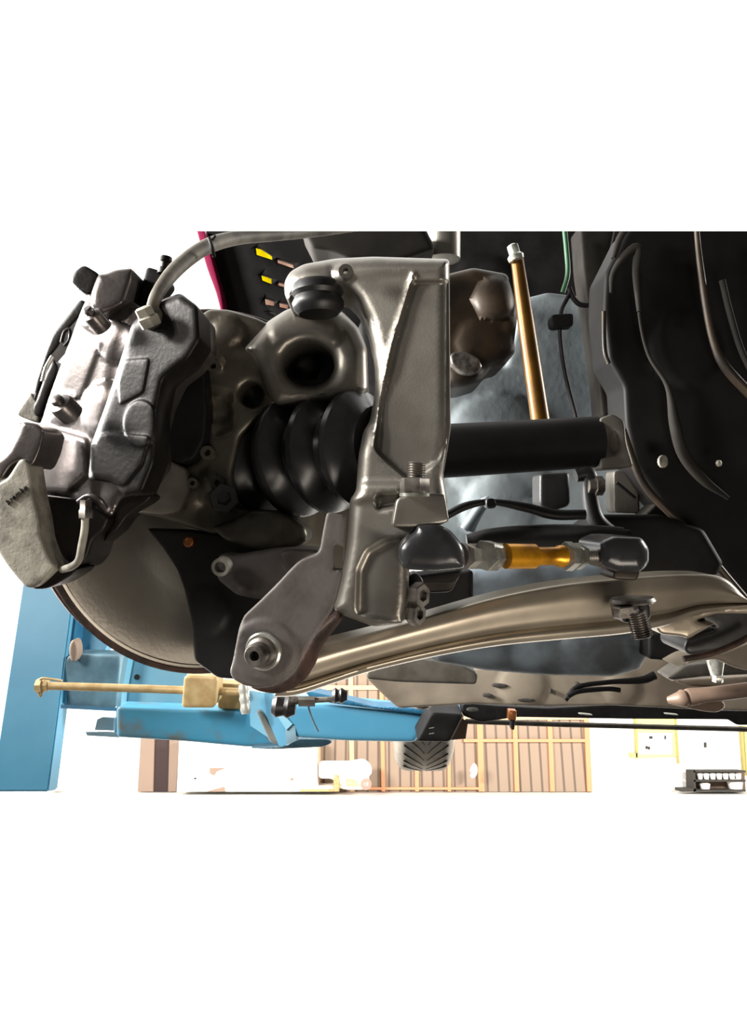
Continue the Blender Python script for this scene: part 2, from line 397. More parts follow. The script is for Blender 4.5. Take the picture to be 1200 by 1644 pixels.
# big folding door
dr = bpy.data.objects.new('door_2', None); S.collection.objects.link(dr); L = wp(730, 1271); dr.location = L; dr['_w'] = tuple(L); dr['kind'] = 'structure'
mk('door_leaf', slab([(510, 1275), (510, 1060), (943, 1060), (951, 1275)], YW - .12, .1), M['slat'], dr, False)
for x0, x1, m, wd in ((513, 511, 'peach', 5), (566, 563, 'peach', 7), (616, 612, 'orange', 6), (670, 668, 'orange', 6), (722, 720, 'orange', 5), (774, 768, 'orange', 9), (831, 824, 'orange', 7), (888, 879, 'orange', 7), (948, 938, 'orange', 8)):
    mk('door_stile', slab([(x0 - wd / 2, 1275), (x1 - wd / 2, 1060), (x1 + wd / 2, 1060), (x0 + wd / 2, 1275)], YW - .2, .09), M[m], dr, False)
for (xa, xb, y, h, m) in ((513, 612, 1104, 7, 'peach'), (566, 774, 1266, 4, 'orange'), (745, 942, 1189, 5, 'orange'), (745, 942, 1153, 5, 'peach')):
    mk('door_rail', slab([(xa, y - h / 2), (xb, y - h / 2), (xb, y + h / 2), (xa, y + h / 2)], YW - .21, .09), M[m], dr, False)
# right: notice, shelf rack, pale strip
nb = thing('notice_board', 'pale yellow notice hanging on the white wall right of the brown doors', 'notice', wp(1053, 1218))
mk('board', slab([(1020, 1150), (1086, 1150), (1087, 1214), (1023, 1217)], YW - .1, .08), M['note'], nb, False)
mk('side_bar', slab([(1019, 1150), (1022, 1150), (1025, 1218), (1022, 1218)], YW - .14, .05), M['notet'], nb, False)
mk('side_bar', slab([(1084, 1150), (1087, 1150), (1092, 1226), (1089, 1226)], YW - .14, .05), M['notet'], nb, False)
mk('tab', slab([(1010, 1208), (1024, 1209), (1024, 1216), (1011, 1216)], YW - .14, .05), M['tan'], nb, False)
mk('paper', slab([(1026, 1177), (1080, 1177), (1080, 1211), (1026, 1211)], YW - .12, .03), M['cab'], nb, False)
for x, y, ww, hh in ((1046, 1184, 5, 4), (1069, 1184, 2, 6), (1039, 1200, 3, 5), (1043, 1201, 3, 5)):
    mk('mark', slab([(x - ww / 2, y - hh / 2), (x + ww / 2, y - hh / 2), (x + ww / 2, y + hh / 2), (x - ww / 2, y + hh / 2)], YW - .15, .03), M['ink'], nb, False)
tag(mk('wall_switch', slab([(1132, 1192), (1135, 1192), (1135, 1200), (1132, 1200)], YW - .05, .05), M['ink'], smooth=False), 'tiny dark switch on the white wall right of the yellow notice', 'switch')
struct('trim_4', slab([(1189, 1165), (1194, 1165), (1199, 1245), (1195, 1245)], YW - .1, .1), M['notet'])
struct('trim_5', slab([(1195, 1165), (1206, 1165), (1206, 1245), (1200, 1245)], YW - .08, .08), M['note'])
rk = thing('storage_rack', 'dark open rack of small white tubs at the right foot of the back wall', 'rack', wp(1155, 1271))
mk('back_panel', slab([(1116, 1238), (1196, 1237), (1198, 1271), (1118, 1271)], YW - .2, .08), M['seam'], rk, False)
for y in (1237, 1252, 1268): mk('shelf', slab([(1114, y), (1198, y), (1198, y + 3), (1114, y + 3)], YW - .6, .4), M['ink'], rk, False)
mk('shelf_post', slab([(1114, 1237), (1117, 1237), (1118, 1271), (1115, 1271)], YW - .6, .4), M['ink'], rk, False)
mk('foot', slab([(1096, 1266), (1118, 1266), (1118, 1271), (1096, 1271)], YW - .6, .4), M['ink'], rk, False)
for i in range(7):
    c = PY(1125 + i * 10.3, 1252, YW - .45); c.z = PY(1125, 1252, YW - .6).z + .002
    tag(mk('storage_tub', lathe(c, (0, 0, 1), [(0, .05), (.09, .065), (.1, .07), (.13, .06), (.13, .03)], 12), M['cab']), ('leftmost', 'second from left', 'third from left', 'middle', 'third from right', 'second from right', 'rightmost')[i] + ' small white tub on the top shelf of the rack', 'tub', 'white tubs on the dark rack')
for i, (x, r, tx) in enumerate(((1133, .12, 'round white tub on the lower shelf of the dark rack, left of the large one'), (1182, .17, 'largest white tub on the lower shelf at the right end of the dark rack'))):
    c = PY(x, 1268, YW - .4); c.z = PY(x, 1268, YW - .6).z + .002
    tag(mk('storage_tub', lathe(c, (0, 0, 1), [(0, r * .8), (r * .9, r), (r * 1.2, r * .6), (r * 1.25, r * .3)], 14), M['cab']), tx, 'tub')
# white workbench and things below the lift arm
bn = thing('workbench', 'overexposed white workbench cabinet against the back wall left of the brown doors', 'workbench', PY(400, 1271, YW - 1))
mk('cabinet_body', slab([(288, 1188), (508, 1188), (510, 1262), (540, 1262), (540, 1271), (284, 1271)], YW - .9, .8), M['cab'], bn, False)
mk('drawer_gap', slab([(336, 1233), (362, 1233), (348, 1239), (344, 1245), (337, 1242)], YW - .93, .03), M['taupe'], bn, False)
mk('drawer_gap', slab([(334, 1270), (360, 1263), (362, 1271), (334, 1271)], YW - .93, .03), M['taupe'], bn, False)
mk('knob', lathe(PY(469, 1251, YW - .96), (0, 1, 0), [(0, .035), (.06, .03)], 10), M['taupe'], bn)
mk('knob', lathe(PY(313, 1250, YW - .96), (0, 1, 0), [(0, .02), (.06, .02)], 10), M['ink'], bn)
mk('bench_edge', slab([(482, 1267), (545, 1267), (545, 1271), (482, 1271)], YW - .96, .05), M['tan'], bn, False)
vs = thing('bench_vise', 'cream coloured bench vise at the right end of the white workbench', 'vise', PY(566, 1271, YW - 1.6))
mk('vise_body', relief([(512, 1226), (560, 1226), (585, 1222), (596, 1232), (598, 1242), (592, 1246), (594, 1262), (586, 1268), (560, 1268), (545, 1266), (535, 1250), (512, 1250)], 15.0, .18, 6), M['cab'], vs)
mk('jaw', relief([(536, 1246), (545, 1246), (546, 1271), (535, 1271)], 14.8, .1, 2), M['tan'], vs)
mk('jaw', relief([(555, 1252), (572, 1255), (573, 1262), (555, 1263)], 14.75, .1, 2), M['note'], vs)
mk('screw_eye', ring(P(588, 1259, 14.7), (0, 1, 0), .05, .12, .1, 20), M['pinkw'], vs)
tag(mk('air_gun', relief([(754, 1240), (760, 1226), (766, 1228), (768, 1238), (764, 1248), (758, 1250), (755, 1246), (760, 1240)], 15.3, .06, 2), M['cab']), 'small white tool hanging on the brown doors right of the tyre', 'tool')

#================================================================== VEHICLE LIFT (blue)
YP = 3.0
lp = thing('lift_post', 'tall blue steel lift column at the far left below the caliper', 'lift post', PY(30, 1271, YP))
A = PY(-14, 1271, YP); B = PY(77, 1271, YP); T_ = PY(80, 800, YP)
mk('column', boxw((A.x, YP, A.z), (B.x, YP + .09, T_.z), bev=.006), M['blue'], lp, False)
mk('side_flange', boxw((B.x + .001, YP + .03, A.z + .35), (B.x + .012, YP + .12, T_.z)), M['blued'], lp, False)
tag(mk('cable_stop', relief(ell(118, 1045, 7, 18, 14), 2.9, .05, 4), M['taupe']), 'small rust brown stop beside the blue column above the carriage plate', 'stop')
tag(mk('gusset_plate', slab([(128, 930), (240, 930), (200, 1000), (182, 1013), (166, 1050), (124, 1048)], YP + .12, .06), M['blue'], smooth=False), 'blue gusset plate between the lift column and the brake disc edge', 'plate')
cr_ = thing('lift_carriage', 'grey blue lift carriage plates between the column and the arm', 'lift carriage', PY(150, 1140, 2.9))
mk('front_plate', relief([(104, 1062), (110, 1053), (122, 1050), (194, 1052), (188, 1137), (98, 1132)], 2.95, .1, 5, 3), M['blueg'], cr_)
mk('lower_edge', slab([(98, 1131), (188, 1136), (187, 1142), (97, 1137)], 2.8, .1), M['blued'], cr_, False)
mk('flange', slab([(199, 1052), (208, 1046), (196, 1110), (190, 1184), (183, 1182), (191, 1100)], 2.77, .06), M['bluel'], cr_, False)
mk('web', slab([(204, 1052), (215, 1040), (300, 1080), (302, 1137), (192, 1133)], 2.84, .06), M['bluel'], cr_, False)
mk('web_hole', ring(PY(219.5, 1087, 2.83), (0, 1, 0), .001, .011, .02, 16), M['ink'], cr_)
mk('stop_block', slab([(156, 1155), (165, 1151), (183, 1153), (182, 1173), (152, 1172)], 2.75, .1), M['blueg'], cr_, False)
mk('foot_plate', slab([(137, 1175), (187, 1177), (190, 1184), (140, 1181)], 2.7, .14), M['blueg'], cr_, False)
la = thing('swing_beam', 'long blue swing arm of the lift reaching right under the car', 'lift arm', PY(330, 1195, 2.6))
mk('arm_beam', relief([(188, 1134), (300, 1138), (400, 1141), (440, 1148), (452, 1196), (400, 1199), (300, 1190), (188, 1183)], 2.55, .07, 7, 5), M['bluew'], la)
mk('arm_upright', slab([(400, 1108), (425, 1112), (440, 1150), (452, 1198), (402, 1165)], 2.58, .1), M['bluel'], la, False)
mk('joint_plate', slab([(424, 1112), (436, 1112), (475, 1165), (474, 1185), (460, 1197), (448, 1197), (428, 1150)], 2.5, .06), M['blue'], la, False)
mk('joint_bracket', slab([(458, 1170), (474, 1162), (476, 1188), (460, 1196)], 2.45, .06), M['blueg'], la, False)
mk('gusset', slab([(436, 1135), (444, 1136), (470, 1162), (460, 1172)], 2.44, .05), M['bluel'], la, False)
mk('weld_strip', relief([(411, 1140), (420, 1142), (450, 1188), (446, 1194), (434, 1192)], 2.4, .02, 3), M['weld'], la)
mk('lower_lip', relief([(476, 1186), (530, 1186), (535, 1192), (520, 1199), (440, 1203), (400, 1201), (458, 1196)], 2.5, .08, 3), M['blueg'], la)
mk('chain_stop', stud(PY(390, 1099, 2.4), PY(395, 1146, 2.4), .018, .028, 10), M['weld'], la)
la2 = thing('swing_beam', 'deep blue outer arm section of the lift ending at the black pad', 'lift arm', PY(580, 1190, 2.4))
mk('arm_beam', relief([(440, 1131), (530, 1131), (690, 1146), (667, 1191), (560, 1189), (476, 1184), (462, 1150)], 2.35, .12, 8, 6), M['blue'], la2)
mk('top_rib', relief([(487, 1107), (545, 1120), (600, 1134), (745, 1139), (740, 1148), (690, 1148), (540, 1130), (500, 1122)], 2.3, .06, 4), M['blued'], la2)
pd = thing('lift_pad', 'black rubber faced lift pad at the end of the blue arm above the tyre', 'lift pad', PY(705, 1190, 2.2))
mk('pad_block', relief([(693, 1143), (746, 1146), (723, 1191), (668, 1190)], 2.15, .12, 5), M['black'], pd)
mk('side_plate', slab([(735, 1150), (752, 1158), (748, 1186), (724, 1188)], 2.35, .08), M['seam'], pd, False)
for q in (1169, 1178): mk('scuff', relief([(688, q), (698, q - 2), (697, q), (690, q + 1)], 2.14, .004, 1), M['weld'], pd)
rod = thing('locking_rod', 'tan plated locking rod crossing in front of the lift carriage', 'rod', PY(200, 1110, 2.5))
rb_ = mk('rod_bar', tube([(70, 1101, 2.45), (180, 1104, 2.45), (388, 1111, 2.45)], 6.5, 12, False), M['tan'], rod)
mk('rod_nut', lathe(P(60, 1101, 2.45), RIGHT, [(0, .012), (0, .026), (.02, .028), (.022, .02), (.04, .02), (.045, .014)], 8), M['tan'], rb_)
mk('wire_clip', tube([(64, 1092, 2.44), (70, 1089, 2.44), (100, 1093, 2.44)], 2), M['tan'], rod)
mk('split_pin', tube([(62, 1108, 2.44), (65, 1118, 2.44), (68, 1106, 2.44)], 2), M['tan'], rod)
tag(mk('clamp_block', relief([(296, 1084), (350, 1086), (346, 1136), (292, 1136)], 2.4, .1, 6, 3), M['tan']), 'tall tan clamp block on the lift arm carrying the locking rod', 'clamp block')
tag(mk('clamp_block', relief([(350, 1096), (392, 1098), (390, 1139), (349, 1138)], 2.55, .06, 3), M['tan']), 'smaller tan block behind the end of the locking rod', 'clamp block')

#================================================================== REAR TYRE
ty = thing('rear_tyre', 'treaded rear tyre hanging below the lift arm', 'tyre', PY(682, 1240, 3.0))
c = PY(682, 1240, 3.0); R_ = .31; hw = 43 * 3.0 / F * .97 / math.cos(PITCH)
cc = Vector((c.x, c.y + .1, c.z + R_))
mk('tyre_carcass', lathe(cc + Vector((-hw, 0, 0)), (1, 0, 0), [(0, R_ * .62), (0, R_ * .84), (.012, R_ * .93), (.03, R_ * .985), (.05, R_), (2 * hw - .05, R_), (2 * hw - .03, R_ * .985), (2 * hw - .012, R_ * .93), (2 * hw, R_ * .84), (2 * hw, R_ * .62)], 64), M['tyre'], ty)
def tread(x, ang): # x -1..1, angle from straight-down toward the camera
    rr = R_ * (1.001 if abs(x) < .7 else 1.001 - (abs(x) - .7) * .08)
    return cc + Vector((x * hw, -math.sin(ang) * rr, -math.cos(ang) * rr))
for s in (-1, 1):
    for k in range(7):
        a0 = .12 + k * .15
        pts = [tread(s * (.06 + .68 * t), a0 + .3 * t ** .8) for t in [i / 8 for i in range(9)]]
        mk('tread_groove', tubew(pts, [.001 + .0022 * (i / 8) for i in range(9)], 6), M['groove'], ty)

#================================================================== CAR UNDERBODY
ub = thing('car_floor_pan', 'beige painted underside of the car body running to the right', 'car floor', P(900, 1130, 1.6))
mk('floor_panel', relief([(586, 1086), (700, 1080), (880, 1062), (1040, 1050), (1210, 1050), (1210, 1142), (1100, 1138), (980, 1132), (880, 1134), (760, 1130), (640, 1137), (612, 1112)], 1.6, .06, 4, bumps=[(840, 1100, 40, 6), (1000, 1105, 30, 5)]), M['under'], ub)
mk('crossmember', relief([(588, 1078), (612, 1062), (660, 1056), (742, 1068), (768, 1080), (766, 1099), (640, 1095), (589, 1090)], 1.3, .05, 4), M['dust' if 0 else 'castd'], ub)
for x, y, a, b in ((803, 1101, 13, 3), (783, 1117, 8, 2.5), (845, 1124, 14, 2.5), (928, 1100, 4, 4), (885, 1110, 2, 4), (760, 1140, 10, 3)):
    mk('drain_hole', relief(ell(x, y, a, b, 12), 1.585, .01, 1), M['ink'], ub)
mk('tunnel_rail', relief([(1070, 1088), (1100, 1068), (1210, 1056), (1210, 1082), (1130, 1086), (1080, 1092)], 1.35, .05, 5), M['castd'], ub)
mk('lower_rail', relief([(1075, 1092), (1210, 1085), (1210, 1106), (1110, 1102)], 1.45, .05, 4), M['under'], ub)
ex = thing('exhaust_pipe', 'tan exhaust pipe with ribbed joint under the car floor at the right edge', 'exhaust', P(1140, 1140, 1.42))
mk('pipe', tube([(1072, 1124, 1.44), (1092, 1122, 1.43), (1098, 1121, 1.43), (1103, 1120, 1.43), (1108, 1119, 1.43), (1140, 1115, 1.42), (1215, 1106, 1.4)], [5, 12, 14, 11, 14, 12, 12], 16), M['tanp'], ex)
mk('flange_lip', relief([(1090, 1130), (1130, 1126), (1162, 1124), (1166, 1136), (1152, 1144), (1130, 1142), (1105, 1137)], 1.44, .04, 5), M['tanp'], ex)
tag(mk('floor_bolt', tube([(1148, 1036, 1.2), (1149, 1060, 1.2), (1151, 1084, 1.2)], [19, 14, 9], 12, False), M['zinc']), 'large pale bolt head under the floor rail at the right edge', 'bolt')
tag(mk('floor_nut', nut(P(1153, 1095, 1.19), UP, .009, .012), M['zinc']), 'bright small nut just under the large pale bolt at right', 'nut')
tag(mk('side_sill', relief([(742, 1128), (800, 1133), (880, 1137), (1000, 1130), (1060, 1130), (1140, 1140), (1210, 1140), (1210, 1164), (1182, 1164), (1172, 1155), (1000, 1154), (830, 1151), (772, 1160), (742, 1148)], 2.2, .06, 3), M['black']), 'long black far side sill along the bottom edge of the car', 'sill')
for x in (941, 1079): tag(mk('jacking_mark', relief([(x - 11, 1145), (x + 11, 1147), (x + 11, 1149), (x - 11, 1147)], 2.15, .01, 1), M['weld']), 'short pale grey tab on the black sill, ' + ('left one' if x == 941 else 'right one'), 'tab')
tag(mk('guide_rail', tube([(748, 1158, 2.3), (900, 1163, 2.3), (1210, 1171, 2.3)], 4.2, 10, False), M['castd']), 'thin grey horizontal bar just below the black car sill', 'bar')
hc = thing('hanger_clip', 'small orange and black clip hanging from the black sill', 'clip', P(824, 1172, 2.1))
mk('clip_head', relief([(817, 1140), (830, 1141), (829, 1157), (816, 1156)], 2.1, .02, 2, rad=2), M['copper'], hc)
mk('clip_tail', relief([(820, 1157), (828, 1157), (826, 1172), (821, 1171)], 2.1, .02, 2, rad=1), M['black'], hc)
wr = tag(mk('wiring_loom', tube([(912, 1118, 1.15), (930, 1110, 1.15), (975, 1106, 1.15), (996, 1108, 1.15)], 4), M['black']), 'lower black wiring loom clipped beneath the oil pan', 'wiring')
tag(mk('wiring_loom', tube([(908, 1124, 1.16), (928, 1103, 1.16), (980, 1095, 1.16), (1030, 1092, 1.16), (1052, 1084, 1.16)], [4, 4, 4, 6, 7]), M['black']), 'upper black wiring loom curving right beneath the oil pan', 'wiring')
tag(mk('jack_screw', stud(P(678, 1094, 1.7), P(677, 1136, 1.7), 15.5 * 1.7 / F, .0068), M['bolt']), 'threaded screw of the lift pad rising to the car crossmember', 'screw')
# oil pan / gearbox
tag(mk('oil_pan', relief([(662, 975), (680, 950), (740, 915), (840, 900), (1000, 895), (1060, 930), (1050, 1000), (1045, 1042), (1028, 1074), (985, 1086), (880, 1084), (780, 1076), (700, 1062), (660, 1040)], 1.0, .15, 26, bumps=[(960, 1050, 60, 12), (760, 1050, 60, 8)], curve=False), M['pan']), 'blue grey oil pan behind the polished lower control arm', 'oil pan')
tag(mk('exhaust_bracket', relief([(1040, 1018), (1110, 1010), (1118, 1040), (1086, 1062), (1040, 1058)], .95, .05, 8), M['black']), 'black bracket under the right end of the polished arm', 'bracket')

#================================================================== DARK ENGINE BAY AND INNER WING
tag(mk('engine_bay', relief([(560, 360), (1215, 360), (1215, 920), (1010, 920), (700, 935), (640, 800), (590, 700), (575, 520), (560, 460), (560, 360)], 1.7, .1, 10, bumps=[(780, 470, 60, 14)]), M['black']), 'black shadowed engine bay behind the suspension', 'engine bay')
gp = thing('engine_side_panel', 'blue grey metal engine side between the cast link and the dark frame rail', 'engine panel', P(850, 870, 1.25))
mk('panel_face', relief([(685, 560), (770, 585), (812, 590), (840, 480), (880, 470), (962, 480), (970, 660), (1035, 780), (1035, 866), (980, 900), (685, 905)], 1.3, .1, 8, bumps=[(800, 720, 90, 14), (800, 820, 60, 10)]), M['greyp'], gp)
mk('raised_edge', tube([(938, 480, 1.28), (948, 560, 1.28), (962, 670, 1.28)], 5), M['greyp'], gp)
mk('panel_rib', tube([(812, 770, 1.28), (780, 800, 1.28), (745, 850, 1.28)], 7), M['greyp'], gp)
tag(mk('gearbox_housing', relief([(680, 450), (760, 430), (815, 440), (832, 500), (826, 550), (828, 565), (812, 585), (790, 590), (775, 612), (745, 622), (680, 628)], 1.12, .1, 16, bumps=[(795, 480, 36, 20), (745, 595, 30, 12), (770, 550, 40, 8)], holes=[]), M['brown']), 'brown dirty gearbox casting right of the cast link', 'gearbox')
tag(mk('gearbox_opening', relief([(722, 568), (745, 562), (768, 575), (776, 590), (760, 602), (740, 600), (724, 585)], 1.08, .03, 5), M['bolt']), 'dark shiny oval boss low on the gearbox casting', 'boss')
tag(mk('shock_tube', lathe(P(712, 340, .8), -UP, [(0, .02), (.056, .02), (.057, .017)], 24), M['cast']), 'short vertical silver tube end at the top centre', 'tube')
gs = thing('gold_strut', 'slanting gold painted strut in front of the engine panel', 'strut', P(868, 672, .98))
st_ = mk('strut_tube', tube([(830, 412, 1.0), (845, 520, 1.0), (868, 676, 1.0)], [10, 13, 15], 20), M['goldp'], gs)
mk('strut_cap', lathe(P(830, 418, .99), P(824, 398, .99) - P(830, 418, .99), [(0, .011), (.006, .012), (.01, .008), (.022, .008), (.024, .004)], 16), M['zinc'], st_)
tag(mk('coolant_hose', tube([(906, 360, 1.15), (910, 400, 1.15), (912, 440, 1.15), (904, 470, 1.15)], 4), M['green']), 'thin green hose near the top of the engine bay', 'hose')
ws = thing('sensor_wire', 'thin black wire running down the engine panel', 'wire', P(915, 670, 1.15))
mk('wire', tube([(916, 470, 1.14), (902, 500, 1.14), (900, 540, 1.14), (908, 600, 1.14), (926, 672, 1.14)], 3.5), M['black'], ws)
mk('clip', relief([(884, 505), (922, 503), (922, 524), (886, 526)], 1.13, .02, 3), M['black'], ws)
mk('branch', tube([(914, 462, 1.14), (922, 480, 1.14), (936, 490, 1.14), (968, 488, 1.14)], 4), M['black'], ws)
tag(mk('chassis_leg', relief([(930, 360), (990, 360), (975, 430), (968, 480), (972, 600), (985, 640), (1004, 670), (966, 672), (960, 600), (945, 500), (935, 430)], 1.2, .05, 6), M['dirt']), 'narrow dirty chassis leg left of the black inner wing', 'chassis leg')
iw = thing('inner_wing', 'large black inner wing panel filling the right side', 'inner wing', P(1120, 900, .85))
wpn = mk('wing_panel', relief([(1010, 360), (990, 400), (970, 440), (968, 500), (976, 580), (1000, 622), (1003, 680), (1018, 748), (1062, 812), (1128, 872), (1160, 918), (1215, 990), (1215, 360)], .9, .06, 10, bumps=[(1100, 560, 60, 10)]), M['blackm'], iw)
mk('pressed_bead', tube([(1118, 360, .86), (1124, 420, .86), (1134, 490, .86), (1146, 548, .86), (1166, 590, .86), (1212, 640, .86)], [4, 5, 6, 6, 8, 8]), M['brown'], iw)
mk('pressed_bead', tube([(1160, 450, .87), (1172, 500, .87), (1190, 560, .87), (1214, 610, .87)], 5), M['dirt'], iw)
mk('pressed_bead', tube([(1026, 440, .87), (1028, 510, .87), (1042, 570, .87), (1072, 620, .87), (1084, 680, .87), (1098, 730, .87), (1130, 770, .87), (1170, 800, .87)], [5, 3, 3, 4, 9, 9, 8, 3]), M['dirt'], iw)
mk('wing_edge', tube([(970, 500, .87), (971, 560, .87), (978, 584, .87)], 3.5), M['brown'], iw)
mk('wing_edge', tube([(1000, 690, .87), (1030, 770, .87), (1070, 818, .87), (1120, 865, .87), (1150, 905, .87), (1200, 965, .87)], 6), M['brown'], iw)
mk('stiffener', tube([(982, 470, .86), (985, 440, .86), (1005, 410, .86), (1024, 400, .86), (1022, 440, .86), (1027, 500, .86)], [3, 5, 7, 8, 6, 4]), M['dirt'], iw)
mk('stiffener', tube([(985, 415, .86), (995, 385, .86), (1012, 360, .86)], [4, 6, 7]), M['dirt'], iw)
mk('rivet', lathe(P(1063, 741, .86), -FWD + RIGHT * .5, [(0, .008), (.003, .008), (.005, .004)], 12), M['dust'], wpn)
mk('rivet', lathe(P(1153, 744, .86), -FWD + RIGHT * .5, [(0, .004), (.003, .004), (.004, .002)], 12), M['dust'], wpn)
# cross tube and brackets
sf = thing('subframe_tube', 'thick black horizontal subframe tube behind the cast link', 'subframe tube', P(840, 765, .8))
mk('tube_body', lathe(P(700, 725, .8), P(968, 709, .82) - P(700, 725, .8), [(0, .0315), (.195, .0305), (.196, .028)], 40), M['blackm'], sf)
mk('end_bracket', relief([(962, 672), (984, 664), (1003, 676), (1006, 710), (1018, 750), (964, 754)], .8, .04, 4, subs=[(ell(986, 710, 8, 18), -4, 4)]), M['castd'], sf)
tag(mk('rubber_mount', relief([(866, 760), (914, 758), (916, 812), (890, 820), (866, 812)], .95, .04, 6), M['rubber']), 'small square black rubber mount under the subframe tube', 'rubber mount')
tag(mk('hook_bracket', tube([(925, 764, .78), (945, 762, .78), (948, 800, .78), (958, 836, .78), (990, 860, .78), (1012, 858, .78)], [10, 13, 13, 14, 12, 8]), M['rubber']), 'black hook shaped bracket above the right rod joint', 'bracket')
tag(mk('bracket_bolt', lathe(P(968, 780, .77), RIGHT * -1, [(0, .011), (.008, .011), (.009, .008), (.016, .008)], 6), M['bolt']), 'dark hexagon bolt beside the hook shaped bracket', 'bolt')
tag(mk('side_plate', relief([(985, 755), (1025, 755), (1028, 825), (986, 823)], .95, .03, 3), M['castd']), 'grey flat plate right of the dark bracket bolt', 'plate')
tag(mk('earth_strap', tube([(990, 775, .92), (1006, 788, .92), (1020, 800, .92)], 3), M['black']), 'short diagonal black strap over the grey plate', 'strap')
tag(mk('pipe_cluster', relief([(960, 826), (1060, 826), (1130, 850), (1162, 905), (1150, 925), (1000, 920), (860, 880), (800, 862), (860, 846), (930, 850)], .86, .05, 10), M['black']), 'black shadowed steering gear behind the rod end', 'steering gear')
tag(mk('wing_seam', relief([(1030, 830), (1060, 800), (1130, 870), (1110, 900), (1060, 890), (1034, 870)], .92, .03, 5), M['dirt']), 'dirty metal gusset below the inner wing edge', 'gusset')
tag(mk('abs_cable', tube([(716, 828, .74), (750, 812, .74), (790, 806, .74), (840, 814, .74), (890, 826, .74), (940, 826, .74)], [7, 6.5, 5, 7.5, 8.5, 8]), M['rubber']), 'black cable running right from the cast link bracket', 'cable')
tag(mk('cable_clip', relief([(780, 800), (796, 800), (798, 816), (781, 817)], .73, .015, 3), M['rubber']), 'small black clip gripping the black cable', 'clip')
tag(mk('steering_bellows', tube([(750, 872, .72), (790, 868, .72), (860, 864, .74), (940, 864, .76), (1000, 866, .76)], [14, 20, 22, 22, 20]), M['rubber']), 'black rubber bellows above the gold adjuster', 'bellows')

tag(mk('subframe_member', relief([(500, 1045), (505, 985), (520, 960), (570, 940), (650, 925), (760, 915), (760, 975), (700, 1000), (600, 1030), (540, 1048)], .8, .05, 10), M['black']), 'black subframe member behind the foot of the cast link', 'subframe')
#================================================================== POLISHED LOWER ARM
ar = thing('lower_control_arm', 'polished aluminium lower control arm curving across the bottom right', 'control arm', P(800, 1040, .55))
def armh(v):                    # I-section: broad upper flange, thin groove, bright lower lip
    e = min(v, 1 - v)
    return 9 * math.sqrt(max(0, min(1, e / .07) * (2 - min(1, e / .07)))) + 10 * math.exp(-((v - .3) / .26) ** 2) - 9 * math.exp(-((v - .74) / .055) ** 2) + 3 * math.exp(-((v - .88) / .06) ** 2)
atop = [tuple(p) for p in crom([(470, 1062), (505, 1040), (540, 1029), (600, 1014), (700, 985), (800, 957), (900, 938), (1000, 927), (1100, 921), (1160, 927), (1198, 960)], False, 8)]
abot = [tuple(p) for p in crom([(440, 1119), (478, 1116), (540, 1096), (600, 1077), (700, 1054), (800, 1037), (900, 1027), (1000, 1018), (1070, 1005), (1120, 986), (1215, 972)], False, 8)]
mk('arm_beam', strip(None, atop, abot, armh, .55, .03, nv=36, nu=140, tilt=.00012), M['pol'], ar)
mk('bush_eye', relief([(1048, 1000), (1110, 984), (1210, 968), (1210, 985), (1150, 985), (1116, 996), (1140, 1004), (1150, 1000), (1105, 1026), (1098, 1022), (1060, 1018)], .6, .03, 6), M['pol'], ar)
mk('bush_rubber', relief([(1112, 990), (1150, 976), (1210, 974), (1210, 1020), (1160, 1045), (1105, 1052), (1096, 1040), (1104, 1022), (1150, 1008)], .62, .05, 8), M['rubber'], ar)
mk('bush_rim', tube([(1098, 1058, .6), (1140, 1050, .6), (1180, 1035, .6), (1212, 1018, .6)], 5), M['rust'], ar)
tag(mk('arm_end_cover', relief([(1085, 1072), (1110, 1058), (1160, 1046), (1210, 1026), (1210, 1078), (1180, 1072), (1150, 1058), (1120, 1062)], .75, .04, 8), M['under']), 'beige curved bracket below the arm bush at the right edge', 'bracket')
bt = thing('arm_bolt', 'threaded bolt with wide collar passing down through the polished arm', 'bolt', P(1028, 1024, .52))
mk('collar', lathe(P(1016, 968, .535), UP + RIGHT * -.08, [(0, .0165), (.0015, .0175), (.004, .016), (.004, .008)], 32), M['bolt'], bt)
mk('socket', relief([(994, 973), (1044, 966), (1046, 990), (1040, 998), (1000, 1000), (996, 985)], .53, .02, 5), M['rubber'], bt)
mk('nut', nut(P(1007, 990, .525), (UP + RIGHT * -.2), .0095, .009), M['bolt'], bt)
mk('thread', stud(P(1022, 982, .52), P(1033, 1023, .52), .0078, .0017), M['bolt'], bt)

#================================================================== UPPER DARK: FENDER, GRILLE, HOSE
fl = thing('front_fender', 'black inner fender with a magenta outer edge at the top', 'fender', P(360, 500, .95))
slots = [[(410, 396), (418, 398), (437, 410), (437, 417), (412, 409)], [(445, 415), (470, 423), (472, 431), (446, 422)], [(419, 440), (436, 446), (436, 456), (421, 450)], [(447, 452), (463, 456), (460, 462), (446, 458)], [(425, 478), (440, 483), (440, 491), (426, 489)], [(448, 485), (463, 488), (462, 496), (449, 493)], [(432, 500), (440, 502), (440, 506), (432, 505)]]
mk('fender_liner', relief([(322, 360), (600, 360), (600, 470), (560, 560), (440, 540), (360, 502), (352, 480), (340, 430)], .98, .006, 3, holes=slots, grid=10, rad=0), M['black'], fl)
mk('fender_edge', relief([(311, 360), (326, 360), (342, 420), (356, 470), (360, 500), (352, 497), (345, 470), (330, 430), (318, 385)], .95, .03, 3), M['mag'], fl)
for s_, m in zip(slots, ('yel', 'pinkw', 'yel', 'pinkw', 'pinkw', 'pinkw', 'seam')):
    cx = sum(p[0] for p in s_) / len(s_); cy = sum(p[1] for p in s_) / len(s_)
    mk('added_slot_insert', relief([(cx + (p[0] - cx) * 1.1, cy + (p[1] - cy) * 1.1) for p in s_], .99, .003, .5, rad=0), M[m], fl)  # added inserts; yellow and pale ones stand in for daylight seen through
